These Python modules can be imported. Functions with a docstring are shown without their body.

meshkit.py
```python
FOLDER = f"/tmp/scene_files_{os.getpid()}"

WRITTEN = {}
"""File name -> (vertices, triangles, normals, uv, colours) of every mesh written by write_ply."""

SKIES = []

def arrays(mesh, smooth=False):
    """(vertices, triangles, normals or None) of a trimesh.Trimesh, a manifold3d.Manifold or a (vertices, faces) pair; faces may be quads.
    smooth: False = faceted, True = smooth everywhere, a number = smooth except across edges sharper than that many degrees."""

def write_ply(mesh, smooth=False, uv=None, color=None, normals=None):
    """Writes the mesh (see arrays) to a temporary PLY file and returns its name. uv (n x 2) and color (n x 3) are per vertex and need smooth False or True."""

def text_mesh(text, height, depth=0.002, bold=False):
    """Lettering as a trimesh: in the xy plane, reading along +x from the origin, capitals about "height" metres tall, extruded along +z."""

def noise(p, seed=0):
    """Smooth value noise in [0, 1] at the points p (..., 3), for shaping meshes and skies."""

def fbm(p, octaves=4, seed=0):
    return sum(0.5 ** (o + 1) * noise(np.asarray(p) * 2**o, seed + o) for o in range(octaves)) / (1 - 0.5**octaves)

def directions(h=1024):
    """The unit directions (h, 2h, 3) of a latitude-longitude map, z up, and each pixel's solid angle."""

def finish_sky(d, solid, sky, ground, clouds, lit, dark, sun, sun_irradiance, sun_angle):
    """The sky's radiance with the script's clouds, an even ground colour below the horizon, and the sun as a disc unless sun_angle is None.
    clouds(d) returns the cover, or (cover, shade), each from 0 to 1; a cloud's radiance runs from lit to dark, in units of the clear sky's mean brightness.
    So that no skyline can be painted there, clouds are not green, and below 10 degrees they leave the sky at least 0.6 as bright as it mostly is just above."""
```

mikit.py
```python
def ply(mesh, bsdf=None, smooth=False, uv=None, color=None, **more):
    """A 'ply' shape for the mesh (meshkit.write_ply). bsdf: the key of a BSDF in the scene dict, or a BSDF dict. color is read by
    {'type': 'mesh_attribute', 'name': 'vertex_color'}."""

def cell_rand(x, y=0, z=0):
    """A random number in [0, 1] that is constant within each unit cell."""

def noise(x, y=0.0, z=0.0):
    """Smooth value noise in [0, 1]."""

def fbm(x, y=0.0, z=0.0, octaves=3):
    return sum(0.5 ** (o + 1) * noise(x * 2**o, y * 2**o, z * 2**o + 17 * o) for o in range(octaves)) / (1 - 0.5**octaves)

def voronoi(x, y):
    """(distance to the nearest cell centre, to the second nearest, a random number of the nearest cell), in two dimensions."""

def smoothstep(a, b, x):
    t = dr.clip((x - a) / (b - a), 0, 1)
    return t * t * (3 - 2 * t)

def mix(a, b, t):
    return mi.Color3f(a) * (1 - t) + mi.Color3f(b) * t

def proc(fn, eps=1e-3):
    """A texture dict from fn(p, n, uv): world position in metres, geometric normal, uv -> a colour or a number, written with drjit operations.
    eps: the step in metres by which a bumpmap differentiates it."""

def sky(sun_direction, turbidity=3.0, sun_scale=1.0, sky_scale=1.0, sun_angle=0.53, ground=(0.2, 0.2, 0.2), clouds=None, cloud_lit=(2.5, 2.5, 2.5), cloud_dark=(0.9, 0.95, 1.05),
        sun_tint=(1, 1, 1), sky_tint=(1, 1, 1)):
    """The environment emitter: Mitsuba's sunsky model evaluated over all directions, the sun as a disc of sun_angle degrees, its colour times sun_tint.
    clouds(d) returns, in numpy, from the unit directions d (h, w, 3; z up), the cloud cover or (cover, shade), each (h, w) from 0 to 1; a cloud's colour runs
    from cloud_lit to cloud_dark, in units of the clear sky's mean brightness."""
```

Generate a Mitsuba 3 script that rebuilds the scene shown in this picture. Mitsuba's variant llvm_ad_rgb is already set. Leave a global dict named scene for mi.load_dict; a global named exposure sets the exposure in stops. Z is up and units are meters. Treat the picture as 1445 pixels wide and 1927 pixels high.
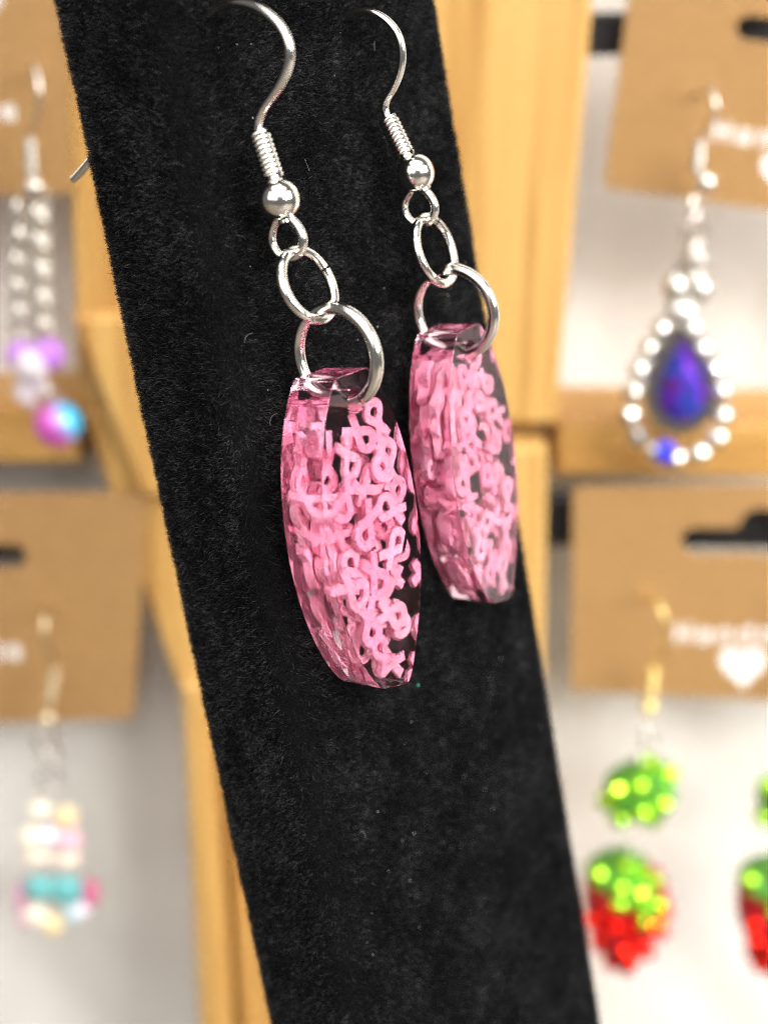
import math, random
import numpy as np
import trimesh, manifold3d as m3, mitsuba as mi, drjit as dr
from shapely.geometry import Polygon, LineString, Point, box as sbox
from shapely import affinity
from shapely.geometry.polygon import orient as shapely_ccw
import mikit, meshkit

random.seed(7)
RNG = np.random.default_rng(7)
T4 = mi.ScalarTransform4f
scene, labels = {}, {}

# ------------------------------------------------------------------ camera
CAM = np.array([0.0, 0.0, 0.26])
PITCH = math.radians(24.0)
RIGHT = np.array([1.0, 0, 0])
FWD = np.array([0, math.cos(PITCH), -math.sin(PITCH)])
DOWN = np.array([0, -math.sin(PITCH), -math.cos(PITCH)])
HFOV = 34.88
scene['camera'] = {'type': 'thinlens', 'fov': HFOV, 'fov_axis': 'x', 'aperture_radius': 0.00118, 'focus_distance': 0.0925,
                   'near_clip': 0.004, 'far_clip': 20.0, 'to_world': T4().look_at(CAM.tolist(), (CAM + FWD).tolist(), [0, 0, 1])}
exposure = -0.1

# ------------------------------------------------------------------ lamps (ceiling panels of the shop, well away from the frame)
def lamp(name, centre, target, w, h, rgb, label):
    c, t = np.array(centre, float), np.array(target, float)
    up = [0, 0, 1] if abs((t - c)[2]) < 0.95 * np.linalg.norm(t - c) else [0, 1, 0]
    scene[name] = {'type': 'rectangle', 'to_world': T4().look_at(c.tolist(), t.tolist(), up) @ T4().scale([w / 2, h / 2, 1]),
                   'bsdf': {'type': 'diffuse', 'reflectance': {'type': 'rgb', 'value': 0.5}},
                   'emitter': {'type': 'area', 'radiance': {'type': 'rgb', 'value': list(rgb)}}}
    labels[name] = {'label': label, 'category': 'ceiling lamp'}

lamp('ceiling_lamp', (0.5, -1.4, 1.4), (0.0, 0.1, 0.2), 0.8, 0.5, (21.0, 20.5, 19.6), 'wide ceiling light panel behind the viewer, out of the frame')
lamp('ceiling_lamp_001', (1.35, -0.85, 1.05), (0.0, 0.12, 0.18), 1.5, 1.0, (14.2, 13.8, 13.1), 'bright ceiling light panel behind the viewer to the right, out of the frame')
lamp('ceiling_lamp_002', (0.1, -0.9, 2.3), (0.1, -0.7, 0.0), 2.6, 1.8, (3.0, 2.95, 2.86), 'large luminous ceiling panel high overhead, out of the frame')
lamp('ceiling_lamp_003', (-0.85, -1.25, 1.05), (0.0, 0.1, 0.2), 1.7, 1.2, (2.3, 2.25, 2.15), 'soft light panel behind the viewer to the left, out of the frame')
scene['room_light'] = {'type': 'constant', 'radiance': {'type': 'rgb', 'value': [0.15, 0.147, 0.143]}}

# ------------------------------------------------------------------ materials
def rgb(*v): return {'type': 'rgb', 'value': list(v)}
def two(d): return {'type': 'twosided', 'b': d}
def prin(col, rough, **k): return two({'type': 'principled', 'base_color': col if isinstance(col, dict) else rgb(*col), 'roughness': rough, **k})

def wood_fn(along):
    def fn(p, n, uv):
        a, b = (p.z, p.x) if along == 'z' else (p.x, p.z)
        strip = mikit.cell_rand(dr.floor(b * 190 + 0.15 * mikit.noise(a * 25, p.y * 90)), dr.floor(p.y * 150))
        g = mikit.fbm(b * 1500, a * 45, p.y * 1500, octaves=3)
        k = mikit.noise(b * 420, a * 14, p.y * 420)
        t = 0.30 * strip + 0.38 * g + 0.32 * k
        return mikit.mix((0.56, 0.335, 0.105), (0.35, 0.165, 0.038), mikit.smoothstep(0.29, 0.73, t))
    return fn

def kraft_fn(p, n, uv):
    f = mikit.fbm(p.x * 900, p.z * 2200, p.y * 900, octaves=3)
    s = mikit.noise(p.x * 5000, p.z * 5000, p.y * 3000)
    return mikit.mix((0.385, 0.222, 0.090), (0.29, 0.162, 0.062), f) * (0.93 + 0.12 * s)

scene['wood_upright'] = prin(mikit.proc(wood_fn('z')), 0.45, specular=0.4)
scene['wood_cross'] = prin(mikit.proc(wood_fn('x')), 0.45, specular=0.4)
scene['kraft'] = prin(mikit.proc(kraft_fn), 0.85, specular=0.2)
scene['white_print'] = two({'type': 'diffuse', 'reflectance': rgb(0.86, 0.84, 0.84)})
scene['white_cloth'] = two({'type': 'diffuse', 'reflectance': rgb(0.675, 0.65, 0.615)})
scene['black_plastic'] = prin((0.012, 0.012, 0.013), 0.45, specular=0.4)
scene['velvet_base'] = two({'type': 'diffuse', 'reflectance': rgb(0.006, 0.006, 0.0065)})
scene['velvet_fibre'] = two({'type': 'principled', 'base_color': rgb(0.0068, 0.0071, 0.0081), 'roughness': 0.5, 'specular': 0.30, 'sheen': 0.12})
scene['silver'] = two({'type': 'roughconductor', 'material': 'Ag', 'distribution': 'ggx', 'alpha': 0.02, 'specular_reflectance': rgb(0.96, 0.95, 0.94)})
scene['silver_bright'] = two({'type': 'roughconductor', 'material': 'Ag', 'distribution': 'ggx', 'alpha': 0.06, 'specular_reflectance': rgb(0.75, 0.74, 0.73)})
scene['gold'] = two({'type': 'roughconductor', 'material': 'Au', 'distribution': 'ggx', 'alpha': 0.07})
scene['pale_gold'] = two({'type': 'roughconductor', 'material': 'Ag', 'distribution': 'ggx', 'alpha': 0.07, 'specular_reflectance': rgb(0.80, 0.70, 0.50)})
scene['resin'] = {'type': 'roughdielectric', 'distribution': 'ggx', 'alpha': 0.006, 'int_ior': 1.5, 'ext_ior': 1.0, 'specular_transmittance': rgb(0.992, 0.90, 0.94), 'specular_reflectance': rgb(1.0, 0.86, 0.92)}
scene['air'] = {'type': 'dielectric', 'int_ior': 1.0, 'ext_ior': 1.5}
scene['pink_clay'] = two({'type': 'principled', 'base_color': rgb(0.95, 0.49, 0.63), 'roughness': 0.5, 'specular': 0.3})
scene['pink_clay_pale'] = two({'type': 'principled', 'base_color': rgb(0.95, 0.56, 0.68), 'roughness': 0.5, 'specular': 0.3})
scene['pink_clay_deep'] = two({'type': 'principled', 'base_color': rgb(0.94, 0.43, 0.58), 'roughness': 0.5, 'specular': 0.3})

# ------------------------------------------------------------------ helpers
def add(key, mesh, bsdf, to_world=None, smooth=False, kind=None, label=None, category=None, group=None):
    n, base = 1, key
    while key in scene:
        key = f'{base}_{n:03d}'; n += 1
    scene[key] = mesh if isinstance(mesh, dict) else mikit.ply(mesh, bsdf, smooth)
    if to_world is not None:
        scene[key] = {**scene[key], 'to_world': to_world}
    tag(key, label, category, group, kind)
    return key

def tag(key, label=None, category=None, group=None, kind=None):
    d = {k: v for k, v in dict(label=label, category=category, group=group, kind=kind).items() if v}
    if d: labels[key] = {**labels.get(key, {}), **d}

def frame(u, v, n, o, s=0.001):
    """Local (u, v, n) in millimetres to world metres."""
    m = np.eye(4)
    m[:3, :3] = np.c_[u, v, n] * s
    m[:3, 3] = o
    return m

def cam_to_world(p): p = np.asarray(p, float); return p[..., :1] * RIGHT + p[..., 1:2] * DOWN + p[..., 2:3] * FWD
def xf(m): return T4(m.tolist())
def apply(m, v): return np.asarray(v) @ m[:3, :3].T + m[:3, 3]

def at(px, py, Y):
    """The point of the upright plane y = Y that the photograph shows at this pixel."""
    f = 722.5 / math.tan(math.radians(HFOV / 2))
    d = (px - 722.5) / f * RIGHT + (py - 963.5) / f * DOWN + FWD
    return CAM + d * (Y / d[1])

def tube(pts, r, sides=14, closed=False, caps=True):
    p = np.asarray(pts, float)
    t = (np.roll(p, -1, 0) - np.roll(p, 1, 0)) if closed else np.gradient(p, axis=0)
    t /= np.linalg.norm(t, axis=1, keepdims=True)
    a = np.cross(t[0], [0.31, 0.52, 0.79]); a /= np.linalg.norm(a)
    A = []
    for k in range(len(p)):
        a = a - t[k] * (a @ t[k]); a /= np.linalg.norm(a); A.append(a)
    A = np.array(A); B = np.cross(t, A)
    if closed:                                    # spread the twist so that the ends meet
        a_end = A[-1] - t[0] * (A[-1] @ t[0]); a_end /= np.linalg.norm(a_end)
        tw = math.atan2(a_end @ B[0], a_end @ A[0]) * np.arange(len(p)) / len(p)
        A, B = A * np.cos(tw)[:, None] - B * np.sin(tw)[:, None], A * np.sin(tw)[:, None] + B * np.cos(tw)[:, None]
    rr = np.broadcast_to(r, (len(p),))
    g = np.arange(sides) * 2 * np.pi / sides
    v = (p[:, None] + rr[:, None, None] * (np.cos(g)[None, :, None] * A[:, None] + np.sin(g)[None, :, None] * B[:, None])).reshape(-1, 3)
    f, n = [], len(p)
    for i in range(n if closed else n - 1):
        for j in range(sides):
            q = (i * sides + j, i * sides + (j + 1) % sides, (i + 1) % n * sides + (j + 1) % sides, (i + 1) % n * sides + j)
            f += [(q[0], q[1], q[2]), (q[0], q[2], q[3])]
    if not closed and caps:
        v = np.vstack([v, p[0], p[-1]]); c0, c1 = len(v) - 2, len(v) - 1
        for j in range(sides):
            f += [(c0, (j + 1) % sides, j), (c1, (n - 1) * sides + j, (n - 1) * sides + (j + 1) % sides)]
    return trimesh.Trimesh(v, f, process=False)

def spline(pts, n=80):
    from scipy.interpolate import CubicSpline
    p = np.asarray(pts, float)
    s = np.r_[0, np.cumsum(np.sqrt(np.linalg.norm(np.diff(p, axis=0), axis=1)))]
    return CubicSpline(s, p)(np.linspace(0, s[-1], n))

def ring_pts(centre, e1, e2, r1, r2=None, n=72, gap=None, start=0.0):
    g = np.linspace(0, 2 * np.pi, n, endpoint=False) if gap is None else np.linspace(gap / 2, 2 * np.pi - gap / 2, n)
    g = g + start
    return np.asarray(centre) + np.cos(g)[:, None] * np.asarray(e1) * r1 + np.sin(g)[:, None] * np.asarray(e2) * (r2 or r1)

def ball(c, r, sub=3, squash=(1, 1, 1)):
    m = trimesh.creation.icosphere(subdivisions=sub, radius=r)
    m.vertices = m.vertices * np.asarray(squash) + np.asarray(c)
    return m

def rounded_prism(poly, depth, bevel):
    """Convex outline extruded along z from -depth/2 to depth/2 with a small chamfer."""
    def cs(p, d):
        return m3.CrossSection([np.array(shapely_ccw(p).exterior.coords)[:-1]]).extrude(d)
    a = cs(poly, depth - 2 * bevel).translate([0, 0, -depth / 2 + bevel])
    b = cs(poly.buffer(-bevel, join_style=2), depth).translate([0, 0, -depth / 2])
    return m3.Manifold.batch_hull([a, b])

def slab(poly, y0, y1, bevel=0.0):
    """An outline in world (x, z) between y0 (front) and y1 (back)."""
    if bevel:
        m = rounded_prism(poly, y1 - y0, bevel)
        g = m.to_mesh(); m = trimesh.Trimesh(g.vert_properties[:, :3], g.tri_verts)
    else:
        m = trimesh.creation.extrude_polygon(poly, y1 - y0, engine='earcut')
        m.vertices[:, 2] -= (y1 - y0) / 2
    v = m.vertices
    return trimesh.Trimesh(np.c_[v[:, 0], (y0 + y1) / 2 + v[:, 2], v[:, 1]], m.faces[:, ::-1], process=False)

def outline(pixels, Y): return Polygon([at(x, y, Y)[[0, 2]] for x, y in pixels])

# ------------------------------------------------------------------ setting: white cloth backdrop and table
def cloth_sheet(x0, x1, z0, z1, Y, nx=150, nz=150):
    X, Z = np.meshgrid(np.linspace(x0, x1, nx), np.linspace(z0, z1, nz))
    P = np.stack([X * 22 + 0.4 * Z * 20, Z * 9, 0 * X], -1)
    dy = (meshkit.fbm(P, 3, 3) - 0.5) * 0.020 + (meshkit.fbm(P * 3.1 + 7, 2, 5) - 0.5) * 0.003
    v = np.stack([X, Y + dy, Z], -1).reshape(-1, 3)
    i, j = np.meshgrid(np.arange(nz - 1), np.arange(nx - 1), indexing='ij')
    q = np.stack([i * nx + j, i * nx + j + 1, (i + 1) * nx + j + 1, (i + 1) * nx + j], -1).reshape(-1, 4)
    return (v, q)

YB = 0.226
add('backdrop', cloth_sheet(-0.45, 0.45, -0.001, 0.45, YB), 'white_cloth', smooth=True, kind='structure')
scene['table_wood'] = prin((0.10, 0.075, 0.055), 0.4)
tb = trimesh.creation.box([1.6, 1.2, 0.03]); tb.apply_translation([0, 0.0, -0.0155])
add('table', tb, 'table_wood', kind='structure')

# ------------------------------------------------------------------ wooden rack
RACK = 'wooden_display_rack'
tag(RACK, 'pale bamboo display rack of posts and rails behind the black velvet pad', 'display rack')
def post(pixels, y0, y1, label=None, m='wood_upright', name='post'):
    return add(f'{RACK}__{name}', slab(outline(pixels, y0), y0, y1, 0.0008), m, smooth=25, label=label)
# right: upper post, lower post, rail between the tiers
post([(800, -140), (1128, -140), (1046, 800), (800, 800)], 0.198, 0.2205)
post([(800, 842), (1030, 842), (1016, 1100), (1010, 2140), (800, 2140)], 0.1955, 0.2205)
post([(1048, 790), (1640, 800), (1640, 905), (1046, 895)], 0.2015, 0.2215, m='wood_cross', name='rail')
# left: upper post, brace, lower post of two boards, rail
post([(112, -140), (470, -140), (520, 770), (146, 770)], 0.200, 0.2205)
post([(152, 772), (560, 772), (620, 1290), (332, 1290), (318, 1240), (270, 1105), (226, 990), (220, 930)], 0.1985, 0.2205)
post([(340, 1292), (386, 1292), (428, 1960), (440, 2140), (392, 2140), (376, 1927), (358, 1500), (352, 1370)], 0.1965, 0.2205)
post([(408, 1292), (620, 1292), (680, 2140), (468, 2140), (452, 1927)], 0.204, 0.2205)
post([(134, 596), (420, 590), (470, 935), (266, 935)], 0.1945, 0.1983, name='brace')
post([(-420, 770), (144, 760), (148, 872), (-420, 880)], 0.2015, 0.2215, m='wood_cross', name='rail')

# black rods that carry the cards, and their hooks
ROD = RACK
def rod(pixels, y0=0.2015, y1=0.2055):
    return add(f'{RACK}__rod', slab(outline(pixels, y0), y0, y1, 0.0006), 'black_plastic', smooth=25)
rod([(1046, 22), (1640, 26), (1640, 106), (1046, 104)])
rod([(1018, 936), (1640, 940), (1640, 1036), (1018, 1030)])
rod([(-420, 962), (330, 962), (330, 1050), (-420, 1056)])

# ------------------------------------------------------------------ kraft cards
def slot(cx, cy, w, h, Y, bump=0.0, tilt=0.0):
    """Hang hole: a long slot with a raised middle, traced in pixels round its centre."""
    a = np.array([cx, cy])
    s = LineString([(-w / 2 + h / 2, 0), (w / 2 - h / 2, 0)]).buffer(h / 2)
    if bump: s = s.union(Point(0, -h * 0.35).buffer(bump))
    s = affinity.rotate(s, tilt, origin=(0, 0))
    return Polygon([at(a[0] + x, a[1] + y, Y)[[0, 2]] for x, y in s.exterior.coords])

def heart(cx, cy, w, Y):
    g = np.linspace(0, 2 * np.pi, 60, endpoint=False)
    x = 16 * np.sin(g) ** 3; y = 13 * np.cos(g) - 5 * np.cos(2 * g) - 2 * np.cos(3 * g) - np.cos(4 * g)
    return Polygon([at(cx + a * w / 32, cy - b * w / 32, Y)[[0, 2]] for a, b in zip(x, y)])

def card(corners, Y, hole, heart_at, text_from, text_to, cap, label):
    key, n = 'earring_card', 1
    while key in labels: key = f'earring_card_{n:03d}'; n += 1
    tag(key, label, 'earring card', 'kraft earring cards on the rack')
    p = outline(corners, Y).buffer(-0.0012).buffer(0.0012).difference(slot(*hole[:4], Y, *hole[4:]))
    add(f'{key}__cardboard', slab(p, Y, Y + 0.0005), 'kraft')
    add(f'{key}__printed_heart', slab(heart(*heart_at, Y), Y - 0.00008, Y - 0.00002), 'white_print')
    t = meshkit.text_mesh('\u2009'.join('Handmade'), 1.0, 0.05, bold=True)
    a, b = at(*text_from, Y), at(*text_to, Y)
    L = np.linalg.norm(b - a); e = (b - a) / L; w = t.vertices[:, 0].max()
    h = np.linalg.norm(at(text_from[0], text_from[1] - cap, Y) - a); up = np.array([-e[2], 0, e[0]])
    v = a + t.vertices[:, :1] / w * L * e + t.vertices[:, 1:2] * h * up
    v[:, 1] = Y - 0.00002 - t.vertices[:, 2] / 0.05 * 0.00006
    add(f'{key}__printed_word', trimesh.Trimesh(v, t.faces, process=False), 'white_print')
    return key

card([(1203, -160), (1900, -120), (1868, 452), (1136, 352)], 0.1975, (1510, 62, 250, 46, 40, 6), (1478, 322, 92), (1335, 262), (1660, 300), 36,
     'kraft card at upper right behind the blue teardrop earring')
card([(1078, 918), (1780, 905), (1780, 1336), (1074, 1300)], 0.197, (1432, 1018, 300, 50, 44), (1398, 1252, 88), (1264, 1208), (1580, 1212), 34,
     'kraft card at lower right behind the strawberry earring')
card([(-560, -180), (124, -160), (136, 364), (-560, 372)], 0.198, (-130, -2, 270, 52, 40), (-120, 268, 90), (-292, 232), (32, 224), 36,
     'kraft card at upper left behind the chain earring with purple beads')
card([(-420, 930), (279, 928), (250, 1352), (-420, 1376)], 0.1965, (-100, 1048, 300, 46, 40), (-110, 1296, 90), (-268, 1252), (42, 1240), 34,
     'kraft card at lower left behind the pastel charm earring')

# ------------------------------------------------------------------ velvet pad
Rp = np.array([[0.586, -0.1661, 0.7931], [-0.3093, -0.9505, 0.0295], [0.7489, -0.2626, -0.6084]])   # columns: across, up, out of the face
U, V, N = (cam_to_world(Rp[:, k]) for k in range(3))
PADM = frame(U, V, N, CAM)                       # pad frame in millimetres, its origin at CAM
TIP, PILE, THICK = -61.9, 0.62, 11.0
FACE, BACK = TIP - PILE, TIP - PILE - THICK
V0, V1 = -330.0, 80.0                            # along the pad; clipped to the table below
def edge(v, side):                               # the slightly tapered long edges
    return (PL0 + PL1 * v) if side < 0 else (PR0 + PR1 * v)
def on_pad(px, py, n):
    f = 722.5 / math.tan(math.radians(HFOV / 2))
    d = np.array([(px - 722.5) / f, (py - 963.5) / f, 1.0]); k = n / (d @ Rp[:, 2])
    return Rp.T @ (d * k)
(a0, a1), (b0, b1) = [[on_pad(x, y, n) for x, y in q] for q, n in (([(108, 0), (513, 1927)], BACK + 1), ([(816, 0), (1131, 1927)], FACE))]
PL1 = (a1[0] - a0[0]) / (a1[1] - a0[1]); PL0 = a0[0] - PL1 * a0[1] - 0.1
PR1 = (b1[0] - b0[0]) / (b1[1] - b0[1]); PR0 = b0[0] - PR1 * b0[1] + 0.9
VA, VB = -100.0, 20.0                            # the stretch of the pad that carries single fibres
# the table cuts the pad where its world height is zero
def pad_bottom(u, n): return (-CAM[2] * 1000 - u * U[2] - n * N[2]) / V[2]
def section(v, r=2.2, k=7):
    l, rr = edge(v, -1), edge(v, 1)
    pts = []
    for cx, cn, g0 in ((rr - r, FACE - r, 0), (l + r, FACE - r, 90), (l + r, BACK + r, 180), (rr - r, BACK + r, 270)):
        for g in np.radians(np.linspace(g0, g0 + 90, k)):
            pts.append((cx + r * math.cos(g), cn + r * math.sin(g)))
    return np.array(pts)
vs = np.linspace(V0, V1, 40)
rows = []
for v in vs:
    s = section(max(v, -150.0))
    vv = np.maximum(v, pad_bottom(s[:, 0], s[:, 1]))
    rows.append(np.c_[s[:, 0], vv, s[:, 1]])
rows = np.array(rows); K = rows.shape[1]
pv = rows.reshape(-1, 3); pf = []
for i in range(len(vs) - 1):
    for j in range(K):
        pf.append((i * K + j, i * K + (j + 1) % K, (i + 1) * K + (j + 1) % K, (i + 1) * K + j))
pf = np.array(pf); pf = np.vstack([pf[:, [0, 2, 1]], pf[:, [0, 3, 2]]])
top = (len(vs) - 1) * K
pf = np.vstack([pf, [(top, top + j + 1, top + j) for j in range(1, K - 1)]])
PAD = 'velvet_display_pad'
tag(PAD, 'tall leaning pad of black velvet with the pair of pink earrings hooked into it', 'display pad')
add(f'{PAD}__padded_board', trimesh.Trimesh(apply(PADM, pv), pf, process=False), 'velvet_base', smooth=40)

def pile(count, v_lo, v_hi):
    """Short bent fibres over the front, the long sides and their rounded corners."""
    s = section(0.0, k=9); per = np.vstack([s, s[:1]])
    seg = np.linalg.norm(np.diff(per, axis=0), axis=1)
    mid_n = (per[:-1, 1] + per[1:, 1]) / 2
    w = np.where(mid_n > BACK + 0.5, seg, seg * 0.15); w = w / w.sum()
    k = RNG.choice(len(seg), count, p=w); t = RNG.random(count); v = RNG.uniform(v_lo, v_hi, count)
    q = per[k] * (1 - t)[:, None] + per[k + 1] * t[:, None]
    d = per[k + 1] - per[k]; nr = np.c_[d[:, 1], -d[:, 0]]; nr /= np.linalg.norm(nr, axis=1, keepdims=True)
    wl, wr = edge(0, -1), edge(0, 1)
    x = (q[:, 0] - wl) / (wr - wl)
    q[:, 0] = edge(v, -1) + x * (edge(v, 1) - edge(v, -1))
    root = np.c_[q[:, 0], v, q[:, 1]]
    nor = np.c_[nr[:, 0], 0 * v, nr[:, 1]]
    out = np.array([0, 0, 1.0])
    P = root * 1.0
    lay = np.stack([meshkit.fbm(P * 2.4 + 11 * c, 3, 20 + c) - 0.5 for c in range(3)], -1) * 1.7
    big = np.stack([meshkit.fbm(P * 0.33 + 5 * c, 2, 40 + c) - 0.5 for c in range(3)], -1) * 1.05
    dirn = nor * 1.0 + lay + big + RNG.normal(0, 0.36, (count, 3)) + np.array([0.10, 0.22, 0])
    dirn += nor * np.maximum(0, 0.45 - (dirn * nor).sum(1))[:, None]
    dirn /= np.linalg.norm(dirn, axis=1, keepdims=True)
    ln = PILE * (0.62 + 0.45 * meshkit.fbm(P * 1.4, 2, 60) + RNG.normal(0, 0.10, count))
    bend = RNG.normal(0, 0.28, (count, 3)) + big * 0.6
    tip = root + dirn * ln[:, None] + bend * (ln * 0.35)[:, None]
    mid = root + dirn * (ln * 0.55)[:, None]
    side = np.cross(dirn, RNG.normal(0, 1, (count, 3))); side /= np.linalg.norm(side, axis=1, keepdims=True)
    hw = RNG.uniform(0.015, 0.027, count)[:, None]
    vv = np.stack([root - side * hw, root + side * hw, mid - side * hw * 0.85, mid + side * hw * 0.85, tip], 1).reshape(-1, 3)
    o = (np.arange(count) * 5)[:, None]
    f = np.vstack([o + [0, 1, 2], o + [1, 3, 2], o + [2, 3, 4]])
    return trimesh.Trimesh(apply(PADM, vv), f, process=False)

add(f'{PAD}__pile', pile(880000, VA, VB), 'velvet_fibre', kind='stuff')

# dust and glitter caught in the pile
specks = []
for _ in range(60):
    v = RNG.uniform(VA + 36, VB - 2); u = RNG.uniform(edge(v, -1) + 1, edge(v, 1) - 1)
    specks.append(ball((u, v, TIP - RNG.uniform(0.0, 0.35)), RNG.uniform(0.03, 0.062), 1, (1, RNG.uniform(0.6, 1.6), 1)))
sp = trimesh.util.concatenate(specks); sp.vertices = apply(PADM, sp.vertices)
scene['dust'] = two({'type': 'principled', 'base_color': rgb(0.30, 0.29, 0.27), 'roughness': 0.35, 'specular': 0.6})
add(f'{PAD}__dust_speck', sp, 'dust', kind='stuff')
lint = []
for _ in range(18):
    v = RNG.uniform(VA + 36, VB - 2); u = RNG.uniform(edge(v, -1) + 1, edge(v, 1) - 1)
    c = np.array([u, v, TIP - 0.05]); g = RNG.uniform(0, 6.28); L = RNG.uniform(0.4, 1.5)
    e = np.array([math.cos(g), math.sin(g), 0]); o = np.array([-e[1], e[0], 0.3])
    s = np.linspace(-0.5, 0.5, 7)[:, None]
    lint.append(tube(c + e * s * L + o * (s ** 2) * RNG.uniform(-1, 1) * L, 0.011, 4, caps=False))
li = trimesh.util.concatenate(lint); li.vertices = apply(PADM, li.vertices)
scene['lint_mat'] = two({'type': 'diffuse', 'reflectance': rgb(0.22, 0.22, 0.22)})
add(f'{PAD}__lint', li, 'lint_mat', kind='stuff')
scene['teal_glitter'] = prin((0.05, 0.42, 0.34), 0.15, metallic=0.7)
gl = ball(on_pad(786, 1290, TIP + 0.05), 0.13, 2); gl.vertices = apply(PADM, gl.vertices)
add('glitter_grain', gl, 'teal_glitter', smooth=True, label='tiny teal glitter grain on the velvet below the left pendant', category='glitter grain')

# ------------------------------------------------------------------ the pink earrings
PW, PH, PT, PTOP, PBOT, PP = 11.17, 24.27, 3.87, 3.5, 3.0, 0.74
def half_width(s): return (PTOP + (PBOT - PTOP) * s) / 2 + (PW - (PTOP + PBOT) / 2) / 2 * (4 * s * (1 - s)) ** PP
ss = (1 - np.cos(np.linspace(0, np.pi, 90))) / 2
po = np.r_[np.c_[half_width(ss), PH / 2 - PH * ss], np.c_[-half_width(ss), PH / 2 - PH * ss][::-1]]
po[:, 1] -= 0.9 * np.clip((po[:, 0] + 1.5) / 3, 0, 1) * np.clip((-po[:, 1] / PH - 0.36) / 0.14, 0, 1) ** 1.5   # hand-cut: the far lower corner hangs a little deeper
OUT = Polygon(po).buffer(0).buffer(-0.8, quad_segs=12).buffer(0.8, quad_segs=12).simplify(0.006)
HOLE_V, HOLE_R = PH / 2 - 2.0, 0.98
body = rounded_prism(OUT, PT, 0.06) - m3.Manifold.cylinder(PT + 2, HOLE_R, HOLE_R, 40).translate([0, HOLE_V, -PT / 2 - 1])
bm = body.to_mesh()
PENDANT = mikit.ply(trimesh.Trimesh(bm.vert_properties[:, :3], bm.tri_verts), 'resin', 24)

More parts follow.
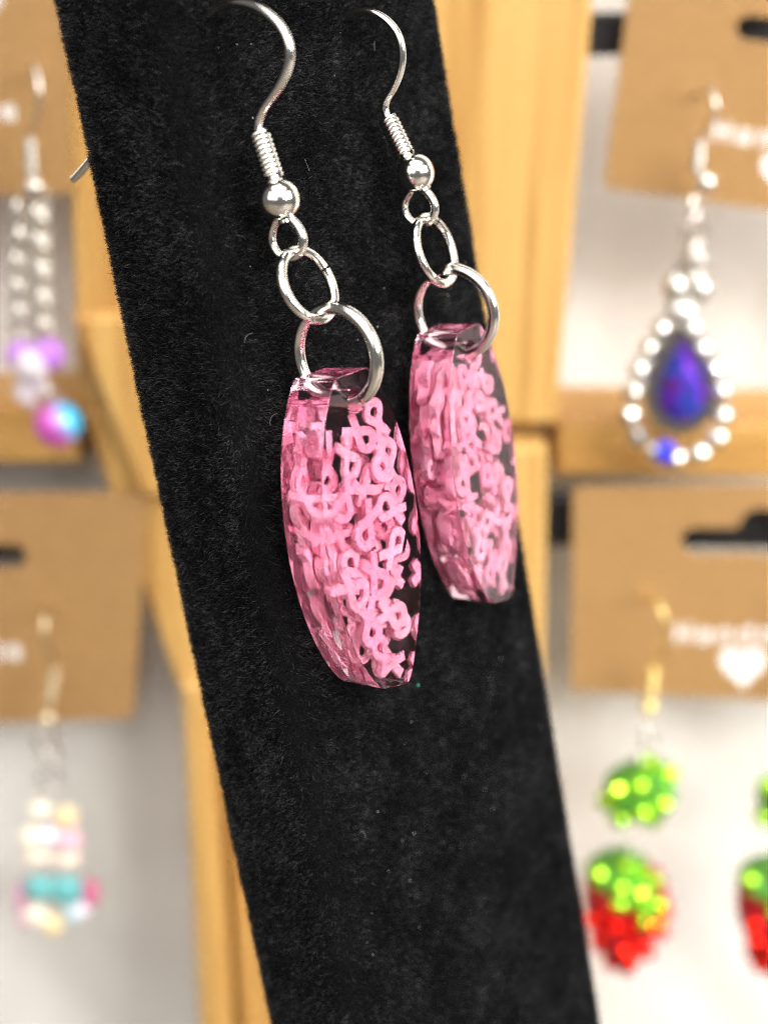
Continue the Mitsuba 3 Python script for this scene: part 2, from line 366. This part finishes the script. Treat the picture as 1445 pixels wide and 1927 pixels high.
def ribbon_shape(w, spread, loop, tail, th):
    """An awareness ribbon slice: one strand that loops round and crosses itself."""
    key = np.array([(-spread, -tail), (-0.18, -0.32), (0.34, 0.42), (loop * 0.92, 1.15), (0.0, 1.72), (-loop * 0.92, 1.15), (-0.34, 0.42), (0.18, -0.32), (spread, -tail)])
    c = spline(key, 40)
    p = LineString(c).buffer(w / 2, quad_segs=3, cap_style='flat').simplify(0.02)
    m = trimesh.creation.extrude_polygon(p, th, engine='earcut')
    m.vertices -= m.bounds.mean(0)
    return m
rr_ = np.random.default_rng(3)
shapes = [ribbon_shape(rr_.uniform(0.60, 0.74), rr_.uniform(0.5, 1.0), rr_.uniform(0.66, 0.88), rr_.uniform(0.9, 1.35), rr_.uniform(0.5, 0.95)) for _ in range(9)]
CLAYS = ['pink_clay', 'pink_clay_pale', 'pink_clay_deep']
RIB = [(mikit.ply(m, 'pink_clay', 35), m.vertices) for m in shapes]
INNER = OUT.buffer(-0.12)

def ribbons(key, M, seed, count, size=1.0):
    r = np.random.default_rng(seed)
    hole = Point(0, HOLE_V).buffer(HOLE_R + 0.25)
    done, tries, kept = 0, 0, []
    while done < count and tries < 60000:
        tries += 1
        k = r.integers(len(RIB)); d, v = RIB[k]
        up = r.random() < 0.22
        g = r.uniform(0, 2 * np.pi)
        tilt = r.normal(0, 0.16, 2) if not up else np.array([r.uniform(0.5, 1.35), r.normal(0, 0.3)])
        R = trimesh.transformations.euler_matrix(0, 0, g)[:3, :3] @ trimesh.transformations.euler_matrix(tilt[0], tilt[1], r.uniform(-1.5, 1.5))[:3, :3]
        R = R * r.uniform(1.02, 1.28) * size
        c = np.array([r.uniform(-PW / 2, PW / 2), r.uniform(-PH / 2, PH / 2 - 2.6), r.choice([-1.0, 0.15, 1.2]) + r.normal(0, 0.12)])
        if up: c[2] = r.normal(0, 0.15)
        w = v @ R.T + c
        if np.abs(w[:, 2]).max() > PT / 2 - 0.05: continue
        hull = Polygon(w[:, :2]).buffer(0) if False else None
        from shapely.geometry import MultiPoint
        h = MultiPoint(w[:, :2]).convex_hull
        if not INNER.contains(h) or h.intersects(hole): continue
        lim = 1.55
        if any(np.hypot(*(c[:2] - o[:2])) < size * (2.8 if abs(c[2] - o[2]) < 0.8 else 1.35) for o in kept): continue
        kept.append(c)
        L = np.eye(4); L[:3, :3] = R; L[:3, 3] = c
        add(f'{key}__pendant__ribbon', {**d, 'bsdf': {'type': 'ref', 'id': CLAYS[r.integers(3)]}}, None, xf(M @ L))
        done += 1
    air = []
    while len(air) < 26:
        c = np.array([r.uniform(-PW / 2, PW / 2), r.uniform(-PH / 2, PH / 2), r.uniform(-PT / 2 + 0.3, PT / 2 - 0.2)])
        if INNER.buffer(-0.3).contains(Point(c[:2])) and not hole.contains(Point(c[:2])): air.append(ball(c, r.uniform(0.03, 0.06), 2))
    add(f'{key}__pendant__air_bubble', trimesh.util.concatenate(air), 'air', xf(M), True, kind='stuff')

def earring(key, Rm, t, hook, bead, coil, loop_c, link, ring, label, seed, pieces):
    u, v, n = (cam_to_world(np.array(Rm)[:, k]) for k in range(3))
    M = frame(u, v, n, CAM + cam_to_world(np.array(t)) * 0.001)
    W = xf(M)
    tag(key, label, 'earring', 'pair of pink resin earrings')
    nv = lambda q: np.array([[0.0, b, a] for a, b in q])            # (out, up) pairs to local points
    # ear wire: from the arch down through coil and bead, then the closed loop below
    bc = np.array([0, bead[1], bead[0]]); c1 = np.array([0, coil[0][1], coil[0][0]]); c0 = np.array([0, coil[1][1], coil[1][0]])
    arch = spline(nv(hook), 150)
    wire = [tube(arch, 0.34, 14), tube([c1 - (c0 - c1) * 0.03, c0, bc], 0.33, 12)]
    lc = np.array([0, loop_c[1], loop_c[0]])
    ax = (bc - lc) / np.linalg.norm(bc - lc); sd = np.cross(ax, [1.0, 0, 0])
    lp = [lc + ax * a + sd * b for a, b in ((2.0, 0.10), (1.45, 0.42), (0.65, 1.15), (-0.35, 1.38), (-1.22, 0.78), (-1.45, 0.0), (-1.22, -0.78), (-0.35, -1.38), (0.65, -1.15), (1.45, -0.42), (2.0, -0.10))]
    wire.append(tube(spline(lp, 90) + np.linspace(-0.18, 0.18, 90)[:, None] * [1, 0, 0], 0.33, 14))
    add(f'{key}__ear_wire', trimesh.util.concatenate(wire), 'silver', W, 40)
    cx = c0 - c1; L = np.linalg.norm(cx); cx /= L; e1 = np.cross(cx, [1.0, 0, 0]); e2 = np.cross(cx, e1)
    a = np.linspace(0, 2 * np.pi * 9.0, 300)
    add(f'{key}__wire_coil', tube(c1 + cx * (a / a[-1] * L)[:, None] + 0.62 * (np.cos(a)[:, None] * e1 + np.sin(a)[:, None] * e2), 0.21, 10), 'silver', W, 60)
    b = ball(bc, 1.52, 4)
    bx = (c0 - bc) / np.linalg.norm(c0 - bc)
    col = [tube([bc + s * bx * 1.3, bc + s * bx * 1.62], 0.5, 20) for s in (1, -1)]
    add(f'{key}__bead', trimesh.util.concatenate([b] + col), 'silver', W, 40)
    # the link lies in the (across, up) plane, the big ring in the (out, up) plane
    lk = np.array(link[0], float); e_up = np.array(link[1], float); e_up /= np.linalg.norm(e_up)
    e_ac = np.cross(e_up, [0, 0, 1.0]); e_ac /= np.linalg.norm(e_ac)
    add(f'{key}__link_ring', tube(ring_pts(lk, e_up, e_ac, link[2], link[3], 80, 0.07, link[4]), 0.40, 16), 'silver', W, 40)
    rc = np.array([ring[2] if len(ring) > 2 else 0, ring[0][1], ring[0][0]])
    add(f'{key}__jump_ring', tube(ring_pts(rc, [0, 1, 0], [0.0, 0, 1], ring[1], None, 110, 0.03, ring[3] if len(ring) > 3 else 2.6), 0.48, 18), 'silver', W, 40)
    add(f'{key}__pendant', PENDANT, None, W)
    ribbons(key, M, seed, *pieces)

SEED2 = 31
R1 = [[0.586, -0.1335, 0.7992], [-0.3094, -0.9485, 0.0684], [0.7489, -0.2873, -0.5971]]
R2 = [[0.5187, -0.1465, 0.8423], [-0.3566, -0.9325, 0.0574], [0.7771, -0.3301, -0.5359]]
H1 = [(-3.3, 29.0), (-3.34, 29.6), (-2.75, 30.55), (-1.42, 31.55), (-0.06, 32.75), (0.56, 33.94), (0.35, 35.32), (-0.67, 36.55), (-2.07, 37.45), (-3.94, 37.9), (-5.6, 37.75), (-8.5, 36.6), (-14.0, 33.3), (-21.72, 28.95), (-23.75, 27.95)]
H2 = [(-2.97, 29.0), (-3.12, 29.7), (-3.05, 30.45), (-2.15, 31.45), (-1.12, 33.0), (-0.87, 34.46), (-1.25, 35.7), (-2.27, 36.75), (-3.54, 37.33), (-4.7, 37.4), (-6.5, 36.9), (-12.0, 33.8), (-16.0, 31.5)]
earring('earring', R1, (-2.219, 1.404, 92.0), H1, (-2.39, 24.6), ((-3.30, 29.2), (-2.62, 26.2)), (-2.2, 21.9), ((0.05, 18.5, -0.95), (0, 1, -0.33), 2.62, 2.5, 1.25), ((0.78, 13.3), 3.55),
        'pink resin ribbon earring on the left, nearer and larger of the pair', 15, (37,))
earring('earring_001', R2, (7.105, -3.971, 105.572), H2, (-1.11, 24.84), ((-2.97, 29.2), (-1.85, 26.3)), (-1.2, 22.2), ((0.05, 18.6, -0.3), (0, 1, -0.24), 2.75, 2.55, 0.65), ((0.78, 13.45), 3.6, 0.0, -1.8),
        'pink resin ribbon earring on the right, farther and partly against the wood', SEED2, (47, 0.88))


# ------------------------------------------------------------------ the blurred earrings on the cards
def px_mm(x, y, Y): return np.linalg.norm(at(x + 1, y, Y) - at(x, y, Y))
scene['dark_silver'] = two({'type': 'roughconductor', 'material': 'Ag', 'alpha': 0.2, 'specular_reflectance': rgb(0.35, 0.34, 0.33)})
def stone_fn(p, n, uv):
    a = mikit.noise(p.x * 420, p.z * 420, p.y * 300)
    b = mikit.noise(p.x * 380 + 9, p.z * 380 + 3, p.y * 300)
    c = mikit.mix((0.11, 0.012, 0.42), (0.016, 0.05, 0.42), mikit.smoothstep(0.35, 0.65, a))
    return mikit.mix(c, (0.16, 0.006, 0.09), mikit.smoothstep(0.58, 0.85, b))
scene['sapphire_foil'] = prin(mikit.proc(stone_fn), 0.28, metallic=0.3, specular=0.4, clearcoat=0.3)
scene['blue_glass'] = prin((0.02, 0.02, 0.62), 0.2, specular=0.5)
scene['rhinestone_silver'] = two({'type': 'roughconductor', 'material': 'Ag', 'alpha': 0.05, 'specular_reflectance': rgb(0.75, 0.75, 0.75)})
scene['green_glitter'] = two({'type': 'roughconductor', 'material': 'none', 'alpha': 0.04, 'specular_reflectance': rgb(0.50, 0.97, 0.06)})
scene['green_gloss'] = prin((0.07, 0.24, 0.03), 0.35)
scene['red_glitter'] = two({'type': 'roughconductor', 'material': 'none', 'alpha': 0.04, 'specular_reflectance': rgb(0.98, 0.03, 0.015)})
scene['red_gloss'] = prin((0.33, 0.008, 0.014), 0.3)
scene['purple_glass'] = prin((0.42, 0.17, 0.60), 0.2)
scene['clear_bead'] = prin((0.62, 0.55, 0.60), 0.2)
def iris_fn(p, n, uv):
    return mikit.mix((0.62, 0.10, 0.52), (0.05, 0.50, 0.85), mikit.smoothstep(0.05, 0.75, n.x * 0.8 + n.z * 0.35))
scene['iridescent'] = prin(mikit.proc(iris_fn), 0.18, metallic=0.3, clearcoat=0.8)
for nm, c in dict(cream=(0.80, 0.75, 0.62), pearl=(0.80, 0.76, 0.86), peach=(0.80, 0.66, 0.55), pink=(0.80, 0.48, 0.58), yellow=(0.80, 0.64, 0.36), teal=(0.13, 0.42, 0.43), sky=(0.52, 0.68, 0.74), mauve=(0.58, 0.30, 0.42), rose=(0.58, 0.12, 0.25)).items():
    scene['pastel_' + nm] = prin(c, 0.3, specular=0.5)

def spot(px, py, Y, dy=0.0): return at(px, py, Y) + np.array([0, dy, 0])

def back_hook(key, hole, out, top, bottom, bead_at, Y, metal):
    """Ear wire through the card, its coil and its bead."""
    pts = [spot(*hole, Y, 0.006), spot(*hole, Y, 0.0), spot((hole[0] + out[0]) / 2, min(hole[1], out[1]) - 8, Y, -0.0035), spot(*out, Y, -0.0055), spot((out[0] + top[0]) / 2 + 4, (out[1] + top[1]) / 2, Y, -0.0045), spot(*top, Y, -0.003), spot(*bottom, Y, -0.0025), spot(*bead_at, Y, -0.0025)]
    add(f'{key}__ear_wire', tube(spline(pts, 70), 0.00036, 10), metal, smooth=True)
    c0, c1 = spot(*top, Y, -0.003), spot(*bottom, Y, -0.0025)
    x = c1 - c0; L = np.linalg.norm(x); x /= L; e1 = np.cross(x, [0, 1.0, 0]); e1 /= np.linalg.norm(e1); e2 = np.cross(x, e1)
    a = np.linspace(0, 2 * np.pi * 9, 160)
    add(f'{key}__wire_coil', tube(c0 + x * (a / a[-1] * L)[:, None] + 0.00085 * (np.cos(a)[:, None] * e1 + np.sin(a)[:, None] * e2), 0.00028, 8), metal, smooth=True)
    add(f'{key}__bead', ball(spot(*bead_at, Y, -0.0025), 0.0016, 3), metal, smooth=True)

def ring_at(key, name, px, py, r, Y, metal, flat, wire=0.00036, dy=-0.0025):
    e1 = np.array([0, 0, 1.0]); e2 = np.array([1.0, 0, 0]) * flat + np.array([0, 1.0, 0]) * math.sqrt(1 - flat * flat)
    add(f'{key}__{name}', tube(ring_pts(spot(px, py, Y, dy), e1, e2, r, r * 0.85, 28), wire, 8, closed=True), metal, smooth=True)

def facet(c, r, seed):
    m = trimesh.creation.icosphere(subdivisions=1, radius=r)
    m.apply_transform(trimesh.transformations.random_rotation_matrix(np.random.default_rng(seed).random(3)))
    m.vertices += c
    return m

# teardrop earring
k, Y = 'teardrop_earring', 0.1945
tag(k, 'teardrop earring with blue and purple stone ringed by silver rhinestones at upper right', 'earring')
back_hook(k, (1322, 168), (1330, 195), (1306, 262), (1304, 318), (1320, 338), Y, 'silver_bright')
ring_at(k, 'link_ring', 1300, 385, 0.0022, Y, 'silver', 0.5)
ring_at(k, 'link_ring', 1298, 430, 0.0024, Y, 'silver', 0.9)
g = np.linspace(0, 2 * np.pi, 120, endpoint=False)
def drop(cx, cy, w, h, g):
    """Teardrop outline in pixels, its point at the top."""
    return np.c_[cx + w * np.sin(g) * np.sin(g / 2) ** 1.1, cy - h * np.cos(g)]
dp = drop(1281, 714, 60, 78, g)
sp_ = Polygon([at(x, y, Y)[[0, 2]] for x, y in dp]).buffer(0)
setting = slab(sp_.buffer(0.0021), Y - 0.0005, Y + 0.0007)
add(f'{k}__setting', setting, 'dark_silver')
stone = []
for q, h in ((1.0, 0.0), (0.72, 0.0016), (0.40, 0.0023)):
    c = np.array(sp_.centroid.coords[0])
    stone.append(np.c_[c[0] + q * (np.array([at(x, y, Y)[0] for x, y in dp[::6]]) - c[0]), np.full(20, Y - 0.0007 - h), c[1] + q * (np.array([at(x, y, Y)[2] for x, y in dp[::6]]) - c[1])])
add(f'{k}__teardrop_stone', trimesh.convex.convex_hull(np.vstack(stone)), 'sapphire_foil')
op = drop(1270, 717, 116, 140, np.linspace(0.18, 2 * np.pi - 0.18, 400))
acc = np.r_[0, np.cumsum(np.linalg.norm(np.diff(op, axis=0), axis=1))]
for i, s_ in enumerate(np.linspace(0, acc[-1], 17)):
    x, y = np.interp(s_, acc, op[:, 0]), np.interp(s_, acc, op[:, 1])
    if abs(x - 1247) < 17 and y > 800: continue
    add(f'{k}__rhinestone', facet(spot(x, y, Y, -0.0012), 0.0018, i), 'rhinestone_silver')
for i, (x, y) in enumerate(((1302, 482), (1266, 536), (1313, 536), (1283, 582))):
    add(f'{k}__rhinestone', facet(spot(x, y, Y, -0.0012), 0.0019, 50 + i), 'rhinestone_silver')
prong = LineString([at(1300, 450, Y)[[0, 2]], at(1262, 560, Y)[[0, 2]], at(1320, 560, Y)[[0, 2]], at(1300, 450, Y)[[0, 2]]]).buffer(0.0007)
add(f'{k}__setting', slab(prong, Y - 0.0004, Y + 0.0005), 'silver')
add(f'{k}__blue_bead', ball(spot(1246, 845, Y, -0.0015), 0.0021, 3), 'blue_glass', smooth=True)

# strawberry earrings: a pair, the second one cut by the photograph's right edge
def strawberry(dx, dy, label, seed):
    k, n = 'strawberry_earring', 1
    while k in labels: k = f'strawberry_earring_{n:03d}'; n += 1
    tag(k, label, 'earring', 'strawberry earrings on the lower right card')
    r = np.random.default_rng(seed); Y = 0.193
    o = lambda x, y: (x + dx, y + dy)
    back_hook(k, o(1222, 1128), o(1243, 1172), o(1222, 1240), o(1218, 1290), o(1216, 1316), Y, 'gold')
    for i, (x, y, fl) in enumerate(((1207, 1352, 0.4), (1216, 1380, 0.9), (1200, 1412, 0.35))):
        ring_at(k, 'link_ring', *o(x, y), 0.0019, Y, 'rhinestone_silver', fl)
    def lumpy(cx, cy, pts, depth):
        p = Polygon([at(*o(cx + x, cy + y), Y)[[0, 2]] for x, y in pts])
        c = np.array(p.centroid.coords[0]); ring = np.array(p.exterior.coords)[:-1]
        v = [np.c_[c[0] + (ring[:, 0] - c[0]) * q, np.full(len(ring), Y + h), c[1] + (ring[:, 1] - c[1]) * q] for q, h in ((0.86, depth), (1.0, depth * 0.3), (1.0, -depth * 0.3), (0.86, -depth), (0.5, -depth * 1.35))]
        return trimesh.convex.convex_hull(np.vstack(v)), p
    a = np.linspace(0, 2 * np.pi, 28, endpoint=False)
    leaf, lp = lumpy(1204, 1487, np.c_[68 * np.cos(a), 54 * np.sin(a) + 5 * np.cos(3 * a)], 0.0024)
    add(f'{k}__leaf_charm', leaf, 'green_gloss', smooth=40)
    ring_at(k, 'link_ring', *o(1184, 1578), 0.002, Y, 'rhinestone_silver', 0.5)
    body, bp = lumpy(1182, 1712, [(-60, -86), (-20, -100), (30, -94), (66, -66), (78, -20), (62, 30), (30, 78), (-8, 106), (-34, 96), (-64, 50), (-82, 0), (-82, -52)], 0.0032)
    add(f'{k}__berry', body, 'red_gloss', smooth=40)
    cap, cp = lumpy(1180, 1664, [(-80, -24), (-50, -48), (0, -58), (36, -44), (50, -10), (58, 40), (48, 74), (26, 56)], 0.0038)
    add(f'{k}__leaf_cap', cap, 'green_gloss', smooth=40)
    def studs(mesh, n, mat, ok, rr):
        got = []
        pts, fi = trimesh.sample.sample_surface(mesh, 900, seed=seed)
        for q, f_ in zip(pts, fi):
            if mesh.face_normals[f_][1] > -0.25 or not ok(q) or any(np.linalg.norm(q - g_) < rr * 2.0 for g_ in got): continue
            got.append(q)
            add(f'{k}__rhinestone', facet(q, rr, len(got) + seed), mat)
            if len(got) >= n: break
    studs(leaf, 16, 'green_glitter', lambda q: True, 0.0021)
    studs(cap, 16, 'green_glitter', lambda q: True, 0.0018)
    low = at(*o(1180, 1690), Y)[2]
    studs(body, 18, 'red_glitter', lambda q: q[2] < low, 0.0018)
strawberry(0, 0, 'sparkling strawberry earring hanging on a gold hook from the lower right card', 5)
strawberry(287, 14, 'second strawberry earring, cut off by the right edge of the photo', 9)

# chain earring with purple beads
k, Y = 'chain_earring', 0.194
tag(k, 'silver chain earring with purple and iridescent beads on the upper left card', 'earring')
back_hook(k, (62, 128), (92, 170), (66, 258), (68, 322), (72, 346), Y, 'silver_bright')
for i in range(10):
    ring_at(k, 'chain_link', 48 + 4 * math.sin(i), 388 + 24 * i, 0.0017, Y, 'silver_bright', 0.9 if i % 2 else 0.3, 0.0004)
    ring_at(k, 'chain_link', 84 + i * 1.2, 372 + 26 * i, 0.0017, Y, 'silver_bright', 0.35 if i % 2 else 0.85, 0.0004)
add(f'{k}__purple_bead', facet(spot(46, 662, Y, -0.002), 0.0026, 1), 'purple_glass')
add(f'{k}__purple_bead', facet(spot(96, 660, Y, -0.002), 0.0029, 2), 'purple_glass')
add(f'{k}__clear_bead', facet(spot(70, 676, Y, -0.0035), 0.0030, 3), 'clear_bead')
for i, (x, y0, y1) in enumerate(((44, 705, 752), (60, 705, 764), (82, 700, 742))):
    a_, b_ = spot(x, y0, Y, -0.002), spot(x + 4, y1, Y, -0.002)
    add(f'{k}__crystal_drop', tube([a_ + (b_ - a_) * q for q in (0, 0.3, 0.8, 1)], np.array([0.0004, 0.0012, 0.0010, 0.0003]), 8), 'clear_bead')
ring_at(k, 'chain_link', 104, 738, 0.0016, Y, 'silver_bright', 0.5)
add(f'{k}__iridescent_bead', ball(spot(115, 790, Y, -0.002), 0.0039, 4), 'iridescent', smooth=True)

# pastel charm earring
k, Y = 'pastel_charm_earring', 0.1925
tag(k, 'pastel bead charm earring with a teal band on the lower left card', 'earring')
back_hook(k, (88, 1150), (100, 1176), (112, 1240), (98, 1306), (96, 1338), Y, 'pale_gold')
for i, (x, y, fl) in enumerate(((92, 1376, 0.8), (104, 1412, 0.4), (100, 1448, 0.8))):
    ring_at(k, 'link_ring', x, y, 0.0023, Y, 'rhinestone_silver', fl)
for x, y, rx, rz, c in ((82, 1508, 24, 22, 'cream'), (130, 1522, 24, 24, 'yellow'), (66, 1560, 26, 26, 'cream'), (98, 1556, 22, 24, 'pearl'), (136, 1564, 26, 24, 'pink'), (78, 1594, 32, 18, 'peach'), (132, 1600, 28, 18, 'peach'),
                        (84, 1648, 34, 30, 'teal'), (132, 1652, 36, 36, 'teal'), (46, 1672, 14, 40, 'mauve'), (176, 1664, 16, 34, 'rose'), (144, 1700, 24, 24, 'sky'), (74, 1704, 28, 26, 'cream'), (106, 1722, 24, 26, 'yellow'), (160, 1690, 20, 22, 'pearl'), (54, 1712, 14, 20, 'mauve')):
    s_ = px_mm(x, y, Y)
    add(f'{k}__{"teal_band_bead" if c == "teal" else "pastel_bead"}', ball(spot(x, y, Y, -0.0025 - 0.001 * (c == 'teal')), 1.0, 2, (rx * s_ * 0.88, 20 * s_, rz * s_ * 0.9)), 'pastel_' + c, smooth=True)
